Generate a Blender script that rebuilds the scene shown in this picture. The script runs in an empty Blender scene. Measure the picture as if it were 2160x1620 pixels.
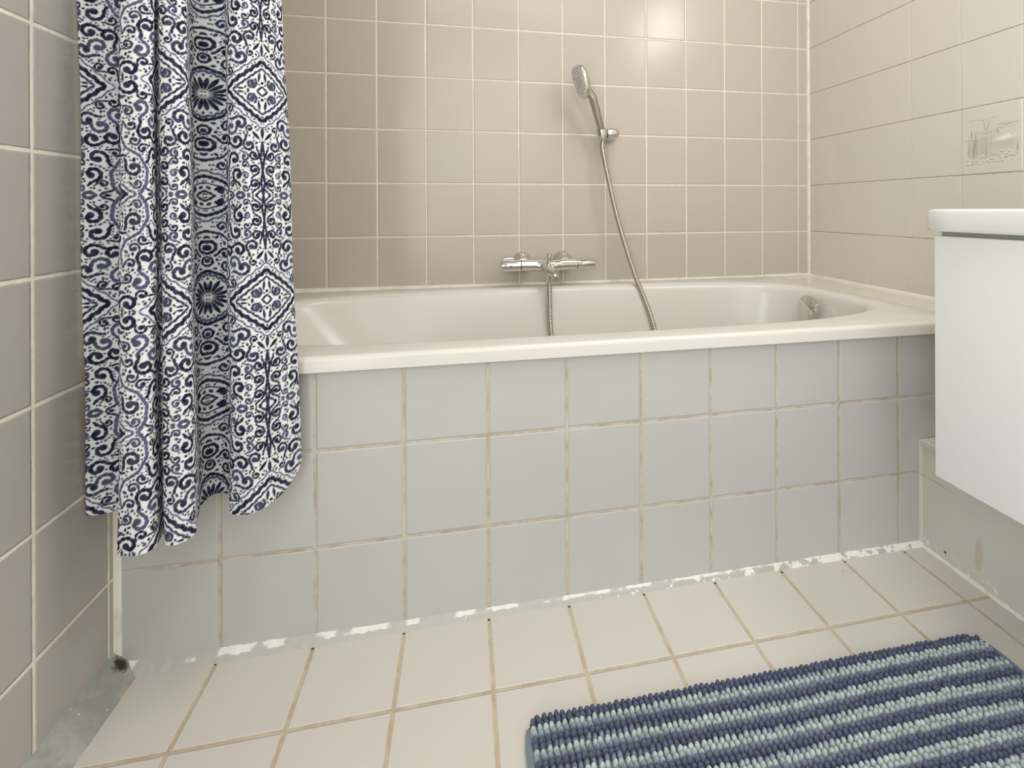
import bpy, bmesh, math, random
import numpy as np
from mathutils import Vector, Matrix
random.seed(7)
RNG = np.random.default_rng(11)
S = bpy.context.scene
COL = S.collection

# ------------------------------------------------------------------ camera
cam_d = bpy.data.cameras.new('camera')
cam = bpy.data.objects.new('camera', cam_d)
COL.objects.link(cam)
S.camera = cam
cam.location = (-1.2925, -1.7087, 0.7655)
_y, _p, _r = 0.1979, -0.0002, -0.0039
fwd = Vector((math.sin(_y) * math.cos(_p), math.cos(_y) * math.cos(_p), math.sin(_p)))
rt = Vector((math.cos(_y), -math.sin(_y), 0))
up = rt.cross(fwd)
r2 = math.cos(_r) * rt + math.sin(_r) * up
u2 = -math.sin(_r) * rt + math.cos(_r) * up
cam.rotation_euler = Matrix((r2, u2, -fwd)).transposed().to_euler()
cam_d.sensor_fit = 'HORIZONTAL'
cam_d.sensor_width = 36.0
cam_d.lens = 1063.66 / 2160 * 36.0
cam_d.shift_x = -113.05 / 2160
cam_d.shift_y = -370.68 / 2160
cam_d.clip_start = 0.01

# ------------------------------------------------------------------ world, light, exposure
W = bpy.data.worlds.new('world')
S.world = W
W.use_nodes = True
W.node_tree.nodes['Background'].inputs[0].default_value = (0.9, 0.95, 1.0, 1)
W.node_tree.nodes['Background'].inputs[1].default_value = 0.4
S.view_settings.view_transform = 'Standard'
S.view_settings.look = 'None'
S.view_settings.gamma = 1
S.view_settings.exposure = 0.0
S.view_settings.use_curve_mapping = False


XL_ = -1.862


def area(name, loc, rot, sx, sy, power, col):
    l = bpy.data.lights.new(name, 'AREA')
    l.shape = 'RECTANGLE'
    l.size, l.size_y = sx, sy
    l.energy = power
    l.color = col
    o = bpy.data.objects.new(name, l)
    o.location = loc
    o.rotation_euler = rot
    COL.objects.link(o)
    return o


# daylight through the window behind the camera, ceiling and mirror lamps, two added fills
area('window_light', (-1.05, -2.86, 1.55), (math.radians(90), 0, 0), 1.0, 1.2, 6.5, (0.90, 0.95, 1.0))
area('left_fill_light', (XL_ + 0.03, -2.30, 0.85), (0, math.radians(-90), math.radians(8)), 1.6, 0.8, 23, (0.92, 0.96, 1.0))  # added fill by the solid left wall, brightens the vanity front
area('ceiling_bounce_fill', (-1.0, -2.25, 2.57), (math.radians(18), 0, 0), 1.2, 0.7, 9, (0.97, 0.98, 1.0))  # added fill standing in for light bounced off the rear ceiling
area('ceiling_light', (-0.62, -1.10, 2.58), (0, 0, 0), 0.7, 0.7, 12, (1.0, 0.985, 0.965))
area('mirror_light', (-0.10, -1.28, 1.85), (0, math.radians(62), 0), 0.25, 0.55, 5.5, (1.0, 0.985, 0.96))

# ------------------------------------------------------------------ dimensions (metres)
P = 0.152          # tile pitch along the walls
PV = 0.1736        # tile pitch upwards
PAV = 0.1718
XL = -1.862        # left wall
YF = -2.9          # wall behind the camera
ZC = 2.6
YA = -0.745        # face of the tiled bath panel
X1 = -1.5546       # first joint of the bath panel
Z0 = 1.369
RIM = 0.507


# ------------------------------------------------------------------ node helpers
class NT:
    def __init__(self, name):
        self.m = bpy.data.materials.new(name)
        self.m.use_nodes = True
        self.t = self.m.node_tree
        self.b = self.t.nodes['Principled BSDF']
        self.pos = None

    def n(self, typ, **kw):
        nd = self.t.nodes.new(typ)
        for k, v in kw.items():
            setattr(nd, k, v)
        return nd

    def link(self, a, b):
        self.t.links.new(a, b)

    def put(self, sock, v):
        if hasattr(v, 'links') or hasattr(v, 'is_output'):
            self.link(v, sock)
        else:
            sock.default_value = v

    def math(self, op, a, b=None, c=None):
        nd = self.n('ShaderNodeMath', operation=op)
        self.put(nd.inputs[0], a)
        if b is not None:
            self.put(nd.inputs[1], b)
        if c is not None:
            self.put(nd.inputs[2], c)
        return nd.outputs[0]

    def xyz(self):
        if self.pos is None:
            tc = self.n('ShaderNodeTexCoord')
            sp = self.n('ShaderNodeSeparateXYZ')
            self.link(tc.outputs['Object'], sp.inputs[0])
            self.pos = (tc.outputs['Object'], sp.outputs[0], sp.outputs[1], sp.outputs[2])
        return self.pos

    def noise(self, scale, detail=2, rough=0.5, vec=None, dist=0.0):
        nd = self.n('ShaderNodeTexNoise')
        nd.inputs['Scale'].default_value = scale
        nd.inputs['Detail'].default_value = detail
        nd.inputs['Roughness'].default_value = rough
        nd.inputs['Distortion'].default_value = dist
        self.link(vec if vec is not None else self.xyz()[0], nd.inputs['Vector'])
        return nd.outputs['Fac']

    def ramp(self, v, a, b, lo=0.0, hi=1.0, smooth=True):
        nd = self.n('ShaderNodeMapRange')
        nd.interpolation_type = 'SMOOTHSTEP' if smooth else 'LINEAR'
        self.put(nd.inputs['Value'], v)
        for i, x in zip(('From Min', 'From Max', 'To Min', 'To Max'), (a, b, lo, hi)):
            self.put(nd.inputs[i], x)
        return nd.outputs[0]

    def mix(self, f, a, b):
        nd = self.n('ShaderNodeMix', data_type='RGBA')
        self.put(nd.inputs[0], f)
        for s, v in ((nd.inputs[6], a), (nd.inputs[7], b)):
            if isinstance(v, tuple):
                s.default_value = (v[0], v[1], v[2], 1)
            else:
                self.link(v, s)
        return nd.outputs[2]

    def bump(self, h, dist=1.0, strength=1.0):
        nd = self.n('ShaderNodeBump')
        nd.inputs['Distance'].default_value = dist
        nd.inputs['Strength'].default_value = strength
        self.link(h, nd.inputs['Height'])
        self.link(nd.outputs[0], self.b.inputs['Normal'])

    def base(self, c, rough=0.5, metal=0.0, spec=0.5):
        s = self.b.inputs['Base Color']
        if isinstance(c, tuple):
            s.default_value = (c[0], c[1], c[2], 1)
        else:
            self.link(c, s)
        self.put(self.b.inputs['Roughness'], rough)
        self.b.inputs['Metallic'].default_value = metal
        self.b.inputs['Specular IOR Level'].default_value = spec


def srgb(r, g, b):
    return tuple(((c / 255) / 12.92 if c / 255 < 0.04045 else ((c / 255 + 0.055) / 1.055) ** 2.4) for c in (r, g, b))


def tiles(name, au, av, ou, ov, pu, pv, g, tile, grout, rough, grough=0.6, hgrout=None, gh=None,
          tilt=0.003, vary=0.03, mottle=0.04, extra=None, spec=0.5, edge=0.0030, wave=0.0004, ubump=1.0):
    """glazed tiles: joints on a grid in object space, pillowed edges, a slightly different tilt for each tile"""
    t = NT(name)
    p = t.xyz()
    ax = {'x': 1, 'y': 2, 'z': 3}
    wob = t.math('MULTIPLY', t.math('SUBTRACT', t.noise(60, 2), 0.5), g * 0.5)
    res = []
    for a, o, pt in ((au, ou, pu), (av, ov, pv)):
        q = t.math('DIVIDE', t.math('SUBTRACT', p[ax[a]], o), pt)
        fr = t.math('FRACT', q)
        d = t.math('MULTIPLY', t.math('MINIMUM', fr, t.math('SUBTRACT', 1.0, fr)), pt)
        res.append((q, fr, d))
    du, dv = res[0][2], res[1][2]
    if extra:
        du, dv = extra(t, p, du, dv)
    gh = gh or g
    mu = t.ramp(t.math('ADD', du, wob), g / 2 - 0.0004, g / 2 + 0.0005, 1, 0)
    mv = t.ramp(t.math('ADD', dv, wob), gh / 2 - 0.0004, gh / 2 + 0.0005, 1, 0)
    mask = t.math('MAXIMUM', mu, mv)
    cell = t.n('ShaderNodeCombineXYZ')
    t.link(t.math('FLOOR', res[0][0]), cell.inputs[0])
    t.link(t.math('FLOOR', res[1][0]), cell.inputs[1])
    wn = t.n('ShaderNodeTexWhiteNoise', noise_dimensions='3D')
    t.link(cell.outputs[0], wn.inputs['Vector'])
    sp = t.n('ShaderNodeSeparateColor')
    t.link(wn.outputs['Color'], sp.inputs[0])
    # colour
    br = t.math('ADD', t.ramp(sp.outputs[2], 0, 1, 1 - vary, 1 + vary, False),
                t.math('MULTIPLY', t.math('SUBTRACT', t.noise(9, 3), 0.5), mottle))
    hs = t.n('ShaderNodeHueSaturation')
    hs.inputs['Color'].default_value = (*tile, 1)
    t.link(br, hs.inputs['Value'])
    gcol = grout
    gn = t.ramp(t.noise(28, 4, 0.7), 0.35, 0.75, 0, 1)
    gc = t.mix(gn, grout[0], grout[1]) if isinstance(grout, list) else grout
    if hgrout:
        gmix = t.mix(mv, gc, hgrout)
    else:
        gmix = gc
    c = t.mix(mask, hs.outputs[0], gmix)
    t.base(c, t.ramp(mask, 0, 1, rough, grough, False), spec=spec)
    # relief
    h = t.math('MINIMUM', t.ramp(du, g / 2 - 0.0003, g / 2 + edge, 0.0011 * (1 - ubump), 0.0011),
               t.ramp(dv, gh / 2 - 0.0003, gh / 2 + edge, 0, 0.0011))
    tu = t.math('MULTIPLY', t.math('MULTIPLY', t.math('SUBTRACT', res[0][1], 0.5), t.math('SUBTRACT', sp.outputs[0], 0.5)), pu * tilt * 2)
    tv = t.math('MULTIPLY', t.math('MULTIPLY', t.math('SUBTRACT', res[1][1], 0.5), t.math('SUBTRACT', sp.outputs[1], 0.5)), pv * tilt * 2)
    h = t.math('ADD', h, t.math('ADD', tu, tv))
    h = t.math('ADD', h, t.math('MULTIPLY', t.noise(14, 1), wave))
    t.bump(h)
    t.tilecol, t.mask = c, mask
    return t


# ------------------------------------------------------------------ mesh helpers
def link(name, bm_or_me, mat, parent=None, smooth=False):
    if isinstance(bm_or_me, bmesh.types.BMesh):
        me = bpy.data.meshes.new(name)
        bmesh.ops.recalc_face_normals(bm_or_me, faces=bm_or_me.faces[:])
        bm_or_me.to_mesh(me)
        bm_or_me.free()
    else:
        me = bm_or_me
    if smooth:
        me.polygons.foreach_set('use_smooth', [True] * len(me.polygons))
        if smooth != 'all':
            me.set_sharp_from_angle(angle=math.radians(35))
    me.materials.append(mat)
    o = bpy.data.objects.new(name, me)
    COL.objects.link(o)
    if parent:
        o.parent = parent
        o.matrix_parent_inverse = parent.matrix_world.inverted()
    return o


def struct(o):
    o['kind'] = 'structure'
    return o


def tag(o, label, cat):
    o['label'] = label
    o['category'] = cat
    return o


def empty(name, loc, label, cat):
    o = bpy.data.objects.new(name, None)
    o.location = loc
    o.empty_display_size = 0.05
    COL.objects.link(o)
    bpy.context.view_layer.update()
    return tag(o, label, cat)


def box(bm, lo, hi, bev=0.0, seg=3):
    r = bmesh.ops.create_cube(bm, size=1)
    v = r['verts']
    lo, hi = Vector(lo), Vector(hi)
    for q in v:
        q.co = Vector([(lo[i] + hi[i]) / 2 + q.co[i] * (hi[i] - lo[i]) for i in range(3)])
    if bev:
        e = list({e for q in v for e in q.link_edges})
        bmesh.ops.bevel(bm, geom=e, offset=bev, segments=seg, profile=0.5, affect='EDGES')
    return bm


def frame(d):
    d = Vector(d).normalized()
    a = Vector((0, 0, 1)) if abs(d.z) < 0.9 else Vector((1, 0, 0))
    s = d.cross(a).normalized()
    return s, s.cross(d).normalized(), d


def tube(bm, pts, radii, n=20, cap=True, upv=None, ell=None):
    """sweep a circle (or ellipse) along a polyline with parallel transport"""
    pts = [Vector(p) for p in pts]
    rings = []
    t0 = (pts[1] - pts[0]).normalized()
    if upv is not None:
        s = Vector(upv)
        s = (s - t0 * s.dot(t0)).normalized()
    else:
        s = frame(t0)[0]
    for i, p in enumerate(pts):
        t = (pts[min(i + 1, len(pts) - 1)] - pts[max(i - 1, 0)])
        t = t.normalized() if t.length > 1e-9 else t0
        s = (s - t * s.dot(t)).normalized()
        b = t.cross(s)
        r = radii[i] if hasattr(radii, '__len__') else radii
        ra, rb = (r if hasattr(r, '__len__') else (r, r))
        rings.append([bm.verts.new(p + s * (ra * math.cos(a)) + b * (rb * math.sin(a)))
                      for a in [2 * math.pi * k / n for k in range(n)]])
    for A, B in zip(rings, rings[1:]):
        for k in range(n):
            bm.faces.new((A[k], A[(k + 1) % n], B[(k + 1) % n], B[k]))
    if cap:
        bm.faces.new(rings[0][::-1])
        bm.faces.new(rings[-1])
    return rings


def lathe(bm, c, d, prof, n=40):
    """prof: (distance along d, radius)"""
    s, b, d = frame(d)
    c = Vector(c)
    rings = []
    for h, r in prof:
        rings.append([bm.verts.new(c + d * h + (s * math.cos(a) + b * math.sin(a)) * max(r, 1e-5))
                      for a in [2 * math.pi * k / n for k in range(n)]])
    for A, B in zip(rings, rings[1:]):
        for k in range(n):
            bm.faces.new((A[k], A[(k + 1) % n], B[(k + 1) % n], B[k]))
    bm.faces.new(rings[0][::-1])
    bm.faces.new(rings[-1])


def catmull(pts, per=8):
    pts = [np.array(p, float) for p in pts]
    q = [2 * pts[0] - pts[1]] + pts + [2 * pts[-1] - pts[-2]]
    out = []
    for i in range(1, len(q) - 2):
        a, b, c, d = q[i - 1:i + 3]
        for k in range(per):
            t = k / per
            out.append(0.5 * ((2 * b) + (-a + c) * t + (2 * a - 5 * b + 4 * c - d) * t * t + (-a + 3 * b - 3 * c + d) * t ** 3))
    out.append(pts[-1])
    return np.array(out)


# ------------------------------------------------------------------ tile and plaster materials
CREAM = srgb(238, 232, 214)
m_back = tiles('glossy_beige_tile', 'x', 'z', -1.7188, Z0, P, PV, 0.0042, srgb(197, 189, 176),
               [CREAM, srgb(228, 220, 200)], 0.21, tilt=0.010, vary=0.015, mottle=0.03, gh=0.0042)
m_left = tiles('grey_beige_tile', 'y', 'z', -0.9038, 1.3605, 0.1450, PAV, 0.0050, srgb(180, 174, 167),
               [CREAM, srgb(222, 215, 200)], 0.20, tilt=0.006, vary=0.01, mottle=0.04, gh=0.0048)


def right_extra(t, p, du, dv):
    hi = t.math('GREATER_THAN', p[3], Z0)
    lo = t.math('SUBTRACT', 1.0, hi)
    # the cut tiles of the top row sit on other joints
    near = t.math('MULTIPLY', hi, t.math('GREATER_THAN', p[2], -0.44))
    du = t.math('ADD', du, near)
    ex = t.math('ABSOLUTE', t.math('ADD', p[2], 0.225))
    ex = t.math('ADD', ex, lo)
    return t.math('MINIMUM', du, ex), dv


m_right = tiles('warm_beige_tile', 'y', 'z', -0.1474, Z0, P, PV, 0.0022, srgb(223, 219, 207),
                srgb(230, 220, 207), 0.30, ubump=0.35, hgrout=srgb(165, 148, 128), gh=0.0017, tilt=0.004, vary=0.012,
                mottle=0.03, extra=right_extra, edge=0.0022)
m_apron = tiles('pale_grey_tile', 'x', 'z', X1, 0.3363, P, PAV, 0.0047, srgb(194, 193, 189),
                [srgb(206, 196, 180), srgb(174, 158, 136)], 0.34, tilt=0.010, vary=0.012, mottle=0.05, wave=0.0006)


def floor_extra(t, p, du, dv):
    return du, dv


m_floor = tiles('cream_floor_tile', 'x', 'y', X1, -0.9016, P, P, 0.0054, srgb(211, 206, 197),
                [srgb(202, 190, 166), srgb(178, 160, 132)], 0.36, grough=0.8, tilt=0.004, vary=0.012, mottle=0.03, edge=0.002)
# dark specks where the floor joints meet the bath panel, and a few stray ones
_t = m_floor
_p = _t.xyz()
_fr = _t.math('FRACT', _t.math('DIVIDE', _t.math('SUBTRACT', _p[1], X1), P))
_d = _t.math('MULTIPLY', _t.math('MINIMUM', _fr, _t.math('SUBTRACT', 1.0, _fr)), P)
_e = _t.math('SUBTRACT', _p[2], -0.7605)
_r = _t.math('SQRT', _t.math('ADD', _t.math('MULTIPLY', _d, _d), _t.math('MULTIPLY', _e, _e)))
_sp = _t.ramp(_t.math('ADD', _r, _t.math('MULTIPLY', _t.noise(120, 2), 0.003)), 0.0030, 0.0045, 1, 0)
_vo = _t.n('ShaderNodeTexVoronoi', feature='F1')
_vo.inputs['Scale'].default_value = 9
_vo.inputs['Randomness'].default_value = 1.0
_t.link(_p[0], _vo.inputs['Vector'])
_sp2 = _t.ramp(_vo.outputs['Distance'], 0.012, 0.016, 0.8, 0)
_sp = _t.math('MAXIMUM', _sp, _sp2)
_t.link(_t.mix(_sp, _t.tilecol, srgb(70, 55, 45)), _t.b.inputs['Base Color'])

m_ledge = tiles('ledge_tile', 'y', 'x', -0.1474, 0.0, P, 3.0, 0.0022, srgb(226, 220, 206), srgb(206, 194, 176),
                0.16, tilt=0.004, vary=0.01, gh=0.0)

m_paint = NT('white_plaster')
m_paint.base(srgb(236, 234, 228), 0.7)
m_paint.bump(m_paint.noise(200, 2), 0.0004)

m_caulk = NT('cream_sealant')
m_caulk.base(m_caulk.mix(m_caulk.ramp(m_caulk.noise(25, 3), 0.4, 0.7), srgb(236, 233, 221), srgb(224, 219, 203)), 0.4)
m_caulk.bump(m_caulk.noise(90, 2), 0.0006)

# grey painted filler with flaking white sealant
m_flake = NT('flaking_sealant')
_x = m_flake.xyz()
_nf = m_flake.noise(46, 5, 0.72)
_thr = m_flake.ramp(_x[1], -1.25, -0.30, 0.68, 0.44, False)
_w = m_flake.ramp(m_flake.math('SUBTRACT', _nf, _thr), 0.0, 0.02)
_edge = m_flake.ramp(m_flake.math('ADD', _x[3], m_flake.math('MULTIPLY', m_flake.noise(60, 3), 0.006)), 0.0098, 0.0112, 0, 0.9)
_w = m_flake.math('MAXIMUM', _w, m_flake.math('MULTIPLY', _edge, m_flake.ramp(m_flake.noise(16, 3), 0.45, 0.52)))
m_flake.base(m_flake.mix(_w, srgb(184, 185, 176), srgb(238, 236, 227)), 0.5)
m_flake.bump(m_flake.noise(80, 3), 0.0015)

# painted cement cove on the left, with a mouldy hole in the corner
m_cove = NT('grey_painted_cove')
_x = m_cove.xyz()
_c = m_cove.mix(m_cove.ramp(m_cove.noise(22, 5, 0.65, dist=0.6), 0.35, 0.7), srgb(152, 153, 147), srgb(178, 176, 169))
_v = m_cove.n('ShaderNodeVectorMath', operation='DISTANCE')
m_cove.link(_x[0], _v.inputs[0])
_v.inputs[1].default_value = (-1.848, -0.757, 0.020)
_dd = m_cove.math('ADD', _v.outputs['Value'], m_cove.math('MULTIPLY', m_cove.noise(75, 5, 0.75), 0.046))
_c = m_cove.mix(m_cove.ramp(_dd, 0.031, 0.041, 1, 0), _c, srgb(62, 54, 42))
_v2 = m_cove.n('ShaderNodeTexVoronoi')
_v2.inputs['Scale'].default_value = 28
m_cove.link(_x[0], _v2.inputs['Vector'])
_c = m_cove.mix(m_cove.ramp(_v2.outputs['Distance'], 0.03, 0.06, 0.8, 0), _c, srgb(225, 222, 212))
m_cove.base(_c, 0.45)
m_cove.bump(m_cove.math('ADD', m_cove.noise(50, 5, 0.7), m_cove.ramp(_dd, 0.02, 0.035, -3, 0)), 0.0015)

# pipe boxing paint
m_box = NT('painted_boxing')
_x = m_box.xyz()
_c = m_box.mix(m_box.ramp(m_box.noise(5, 3), 0.35, 0.7), srgb(211, 208, 196), srgb(202, 205, 198))
_dz = m_box.math('ABSOLUTE', m_box.math('SUBTRACT', _x[3], 0.160))
_j = m_box.ramp(_dz, 0.0008, 0.0022, 0.55, 0)
_j = m_box.math('MULTIPLY', _j, m_box.ramp(_x[2], -0.84, -0.79, 0, 1))
_c = m_box.mix(_j, _c, srgb(170, 158, 132))
_sy = m_box.math('DIVIDE', m_box.math('ADD', m_box.math('ADD', _x[2], 0.8765), m_box.math('MULTIPLY', m_box.math('SUBTRACT', _x[3], 0.06), 0.05)), 0.0095)
_sz = m_box.math('DIVIDE', m_box.math('SUBTRACT', _x[3], 0.063), 0.036)
_ss = m_box.math('ADD', m_box.math('MULTIPLY', _sy, _sy), m_box.math('MULTIPLY', _sz, _sz))
_ss = m_box.math('ADD', _ss, m_box.math('MULTIPLY', m_box.noise(60, 3), 0.8))
_c = m_box.mix(m_box.ramp(_ss, 0.7, 1.5, 0.5, 0), _c, srgb(186, 172, 140))
_v = m_box.n('ShaderNodeVectorMath', operation='DISTANCE')
m_box.link(_x[0], _v.inputs[0])
_v.inputs[1].default_value = (-0.28, -0.804, 0.021)
_c = m_box.mix(m_box.ramp(_v.outputs['Value'], 0.002, 0.0035, 1, 0), _c, srgb(50, 45, 36))
_lowz = m_box.ramp(_x[3], 0.012, 0.03, 1, 0)
_c = m_box.mix(m_box.math('MULTIPLY', _lowz, m_box.ramp(m_box.noise(70, 4, 0.7), 0.58, 0.6)), _c, srgb(244, 242, 234))
m_box.base(_c, 0.32)
m_box.bump(m_box.noise(18, 3), 0.0012)


# ------------------------------------------------------------------ the room
def slab(name, lo, hi, mat):
    bm = bmesh.new()
    box(bm, lo, hi)
    return struct(link(name, bm, mat))


slab('floor', (XL - 0.1, YF - 0.1, -0.1), (0.1, 0.1, 0), m_floor.m)
slab('ceiling', (XL - 0.1, YF - 0.1, ZC), (0.1, 0.1, ZC + 0.1), m_paint.m)
slab('wall_back', (XL, 0, 0), (0, 0.1, ZC), m_back.m)
slab('wall_left', (XL - 0.1, YF - 0.1, 0), (XL, 0.1, ZC), m_left.m)
slab('wall_right', (0, YF - 0.1, 0), (0.1, 0.1, ZC), m_right.m)
slab('wall_front', (XL, YF - 0.1, 0), (0, YF, ZC), m_paint.m)
# the tiled panel under the rim of the bath, the ledge behind its tap end, the pipe boxing
slab('wall_bath_panel', (XL, YA, 0), (0, YA + 0.03, 0.4785), m_apron.m)
bm = bmesh.new()
box(bm, (-0.153, YA + 0.03, 0.44), (0, 0, RIM - 0.0015))
box(bm, (-0.153, YA - 0.006, 0.479), (0, YA + 0.03, RIM - 0.0015), 0.003)
struct(link('trim_1', bm, m_ledge.m))
bm = bmesh.new()
box(bm, (-0.28, YF, 0), (0, YA, 0.232), 0.002)
box(bm, (-0.283, YF, 0.225), (0, YA, 0.240), 0.003)
struct(link('trim_2', bm, m_box.m))


def bead(name, a, b, ra, rb, mat, wob=0.0003, step=0.02, n=7, da=None, db=None, grow=0.0):
    """concave-to-round fillet of sealant in the corner along a-b; da/db: directions of its two legs"""
    a, b = Vector(a), Vector(b)
    L = (b - a).length
    k = max(2, int(L / step))
    bm = bmesh.new()
    rows = []
    da, db = Vector(da), Vector(db)
    for i in range(k + 1):
        c = a.lerp(b, i / k)
        w = (1 + wob * random.uniform(-1, 1) / ra) * (1 + grow * (1 - i / k) ** 2.5)
        row = [bm.verts.new(c)]
        for j in range(n):
            ang = math.pi / 2 * j / (n - 1)
            ca, sa = math.cos(ang), math.sin(ang)
            q = 1.0 / (ca + sa) * 0.35 + 0.65 * 0.86
            if j in (0, n - 1):
                q = 1.0
            row.append(bm.verts.new(c + da * (ra * ca * q * w) + db * (rb * sa * q * w)))
        rows.append(row)
    m = n + 1
    for A, B in zip(rows, rows[1:]):
        for j in range(m):
            bm.faces.new((A[j], A[(j + 1) % m], B[(j + 1) % m], B[j]))
    bm.faces.new(rows[0])
    bm.faces.new(rows[-1][::-1])
    return struct(link(name, bm, mat, smooth=True))


bead('trim_3', (XL, YA, 0.02), (XL, YA, 0.478), 0.0105, 0.003, m_caulk.m, da=(1, 0, 0), db=(0, -1, 0))
bead('trim_4', (0, 0, RIM), (0, 0, ZC), 0.0075, 0.0075, m_caulk.m, da=(-1, 0, 0), db=(0, -1, 0))
bead('trim_5', (XL, 0, RIM - .001), (-0.153, 0, RIM - .001), 0.0062, 0.010, m_caulk.m, da=(0, 0, 1), db=(0, -1, 0), wob=0.0, grow=0.9)
bead('trim_6', (-0.19, 0, RIM - .001), (0, 0, RIM - .001), 0.0085, 0.010, m_caulk.m, da=(0, 0, 1), db=(0, -1, 0), wob=0.0)
bead('trim_7', (0, 0, RIM - .002), (0, YA, RIM - .002), 0.0075, 0.009, m_caulk.m, da=(0, 0, 1), db=(-1, 0, 0), wob=0.0)
bead('trim_8', (-0.1545, 0, RIM - .0035), (-0.1545, YA - 0.004, RIM - .0035), 0.0035, 0.0035, m_caulk.m, da=(0.3, 0, 1), db=(1, 0, 0.6), wob=0.0)
bead('trim_9', (XL + .012, YA, 0), (-0.28, YA, 0), 0.0095, 0.0090, m_flake.m, wob=0.0006, step=0.006, grow=0.75, da=(0, 0, 1), db=(0, -1, 0))
bead('trim_10', (-0.28, YA, 0), (-0.28, YF, 0), 0.0045, 0.0060, m_caulk.m, wob=0.0012, step=0.008, da=(0, 0, 1), db=(-1, 0, 0))
bead('trim_11', (-0.28, YA, 0.01), (-0.28, YA, 0.238), 0.005, 0.004, m_box.m, da=(0, -1, 0), db=(-1, 0, 0))

# cement cove along the left wall
bm = bmesh.new()
k = 160
rows = []
for i in range(k + 1):
    y = YA - (YA - YF) * i / k
    w = random.uniform(-0.0006, 0.0006)
    z = 0.0367 + w
    x = 0.0395 + random.uniform(-0.0005, 0.0005)
    rows.append([bm.verts.new(c) for c in ((XL, y, 0), (XL, y, z), (XL + 0.010, y, z - 0.0100), (XL + 0.020, y, z - 0.0195 + w),
                                           (XL + 0.030, y, 0.0080), (XL + x, y, 0))])
for A, B in zip(rows, rows[1:]):
    for j in range(6):
        bm.faces.new((A[j], A[(j + 1) % 6], B[(j + 1) % 6], B[j]))
bm.faces.new(rows[0])
bm.faces.new(rows[-1][::-1])
struct(link('baseboard_left', bm, m_cove.m, smooth=True))

# ------------------------------------------------------------------ bathtub
m_enamel = NT('cream_enamel')
m_enamel.base(srgb(225, 221, 213), 0.2, spec=0.4)
m_chrome = NT('chrome')
m_chrome.base(srgb(216, 214, 210), 0.07, 1.0)
m_chrome2 = NT('brushed_chrome')
m_chrome2.base(srgb(176, 170, 162), 0.2, 1.0)

N = 192
tub = empty('bathtub', (-1.01, -0.38, 0.09), 'cream enamelled built-in bathtub along the back wall', 'bathtub')
CX, CY = -1.0115, -0.3825


def tub_loop(z, xl, xr, hy, n):
    cx, hx = (xl + xr) / 2, (xr - xl) / 2
    out = []
    for k in range(N):
        a = 2 * math.pi * (k + 0.5) / N
        c, s = math.cos(a), math.sin(a)
        rr = (abs(c) ** n + abs(s) ** n) ** (-1 / n)
        out.append((cx + hx * c * rr, CY + hy * s * rr, z))
    return out


def rim_loop(z, o):
    x0, x1, y0, y1 = XL + 0.0015 - 0, -0.1560, -0.7600 - o, -0.0015
    x1 += o * 0.3
    out = []
    for k in range(N):
        a = 2 * math.pi * (k + 0.5) / N
        c, s = math.cos(a), math.sin(a)
        hx = (x1 - x0) / 2
        hy = (y1 - y0) / 2
        n = 60
        rr = (abs(c) ** n + abs(s) ** n) ** (-1 / n)
        out.append(((x0 + x1) / 2 + hx * c * rr, (y0 + y1) / 2 + hy * s * rr, z))
    return out


loops = [rim_loop(0.4800, -0.030), rim_loop(0.4790, -0.003), rim_loop(0.4790, -0.0006), rim_loop(0.4796, 0.0), rim_loop(0.4806, 0.0), rim_loop(0.4985, 0.0), rim_loop(0.5000, -0.0002),
         rim_loop(0.5032, -0.0014), rim_loop(0.5056, -0.0036), rim_loop(0.5067, -0.0065), rim_loop(RIM, -0.0105)]
XLo, XRo, HY = -1.822, -0.206, 0.3085
for o, z in ((0.016, RIM), (0.008, 0.5063), (0.002, 0.5045), (-0.004, 0.5005), (-0.0085, 0.494), (-0.012, 0.485)):
    loops.append(tub_loop(z, XLo - o, XRo + o, HY + o, 3.5))
for i in range(1, 27):
    s = i / 26
    z = 0.485 - 0.36 * s
    xl = XLo + 0.012 + 0.30 * s ** 1.05
    xr = XRo - 0.012 - 0.10 * s
    hy = HY - 0.012 - 0.062 * s
    loops.append(tub_loop(z, xl, xr, hy, 3.5 - 0.3 * s))
for i in range(1, 9):
    a = math.pi / 2 * i / 8
    r = 0.06
    loops.append(tub_loop(0.125 - r * 0.7 * math.sin(a), XLo + 0.312 + r * (1 - math.cos(a)), XRo - 0.112 - r * (1 - math.cos(a)),
                          HY - 0.074 - r * (1 - math.cos(a)), 3.2))
for f in (0.6, 0.25):
    loops.append(tub_loop(0.081, CX + 0.1 - 0.6 * f, CX + 0.12 + 0.5 * f, 0.17 * f, 2.8))
bm = bmesh.new()
rings = [[bm.verts.new(c) for c in L] for L in loops]
for A, B in zip(rings, rings[1:]):
    for k in range(N):
        bm.faces.new((A[k], A[(k + 1) % N], B[(k + 1) % N], B[k]))
bm.faces.new(rings[-1])
tb = link('tub_body', bm, m_enamel.m, tub, smooth='all')

# overflow knob on the end wall of the basin
OV = Vector((-0.246, -0.338, 0.452))
dn = Vector((-1, -0.0, 0.16)).normalized()
bm = bmesh.new()
lathe(bm, OV - dn * 0.004, dn, [(0, 0.030), (0.004, 0.0315), (0.006, 0.036), (0.024, 0.0395), (0.0290, 0.0385), (0.0305, 0.036)], 48)
# the flat grip facet that cuts the knob's face
bm.verts.ensure_lookup_table()
ov = link('overflow_knob', bm, m_chrome.m, tub, smooth=True)
bm = bmesh.new()
lathe(bm, (-0.62, CY, 0.080), (0, 0, 1), [(0, 0.03), (0.003, 0.03), (0.005, 0.026), (0.0055, 0.001)], 32)
link('drain', bm, m_chrome.m, tub, smooth=True)

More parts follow.
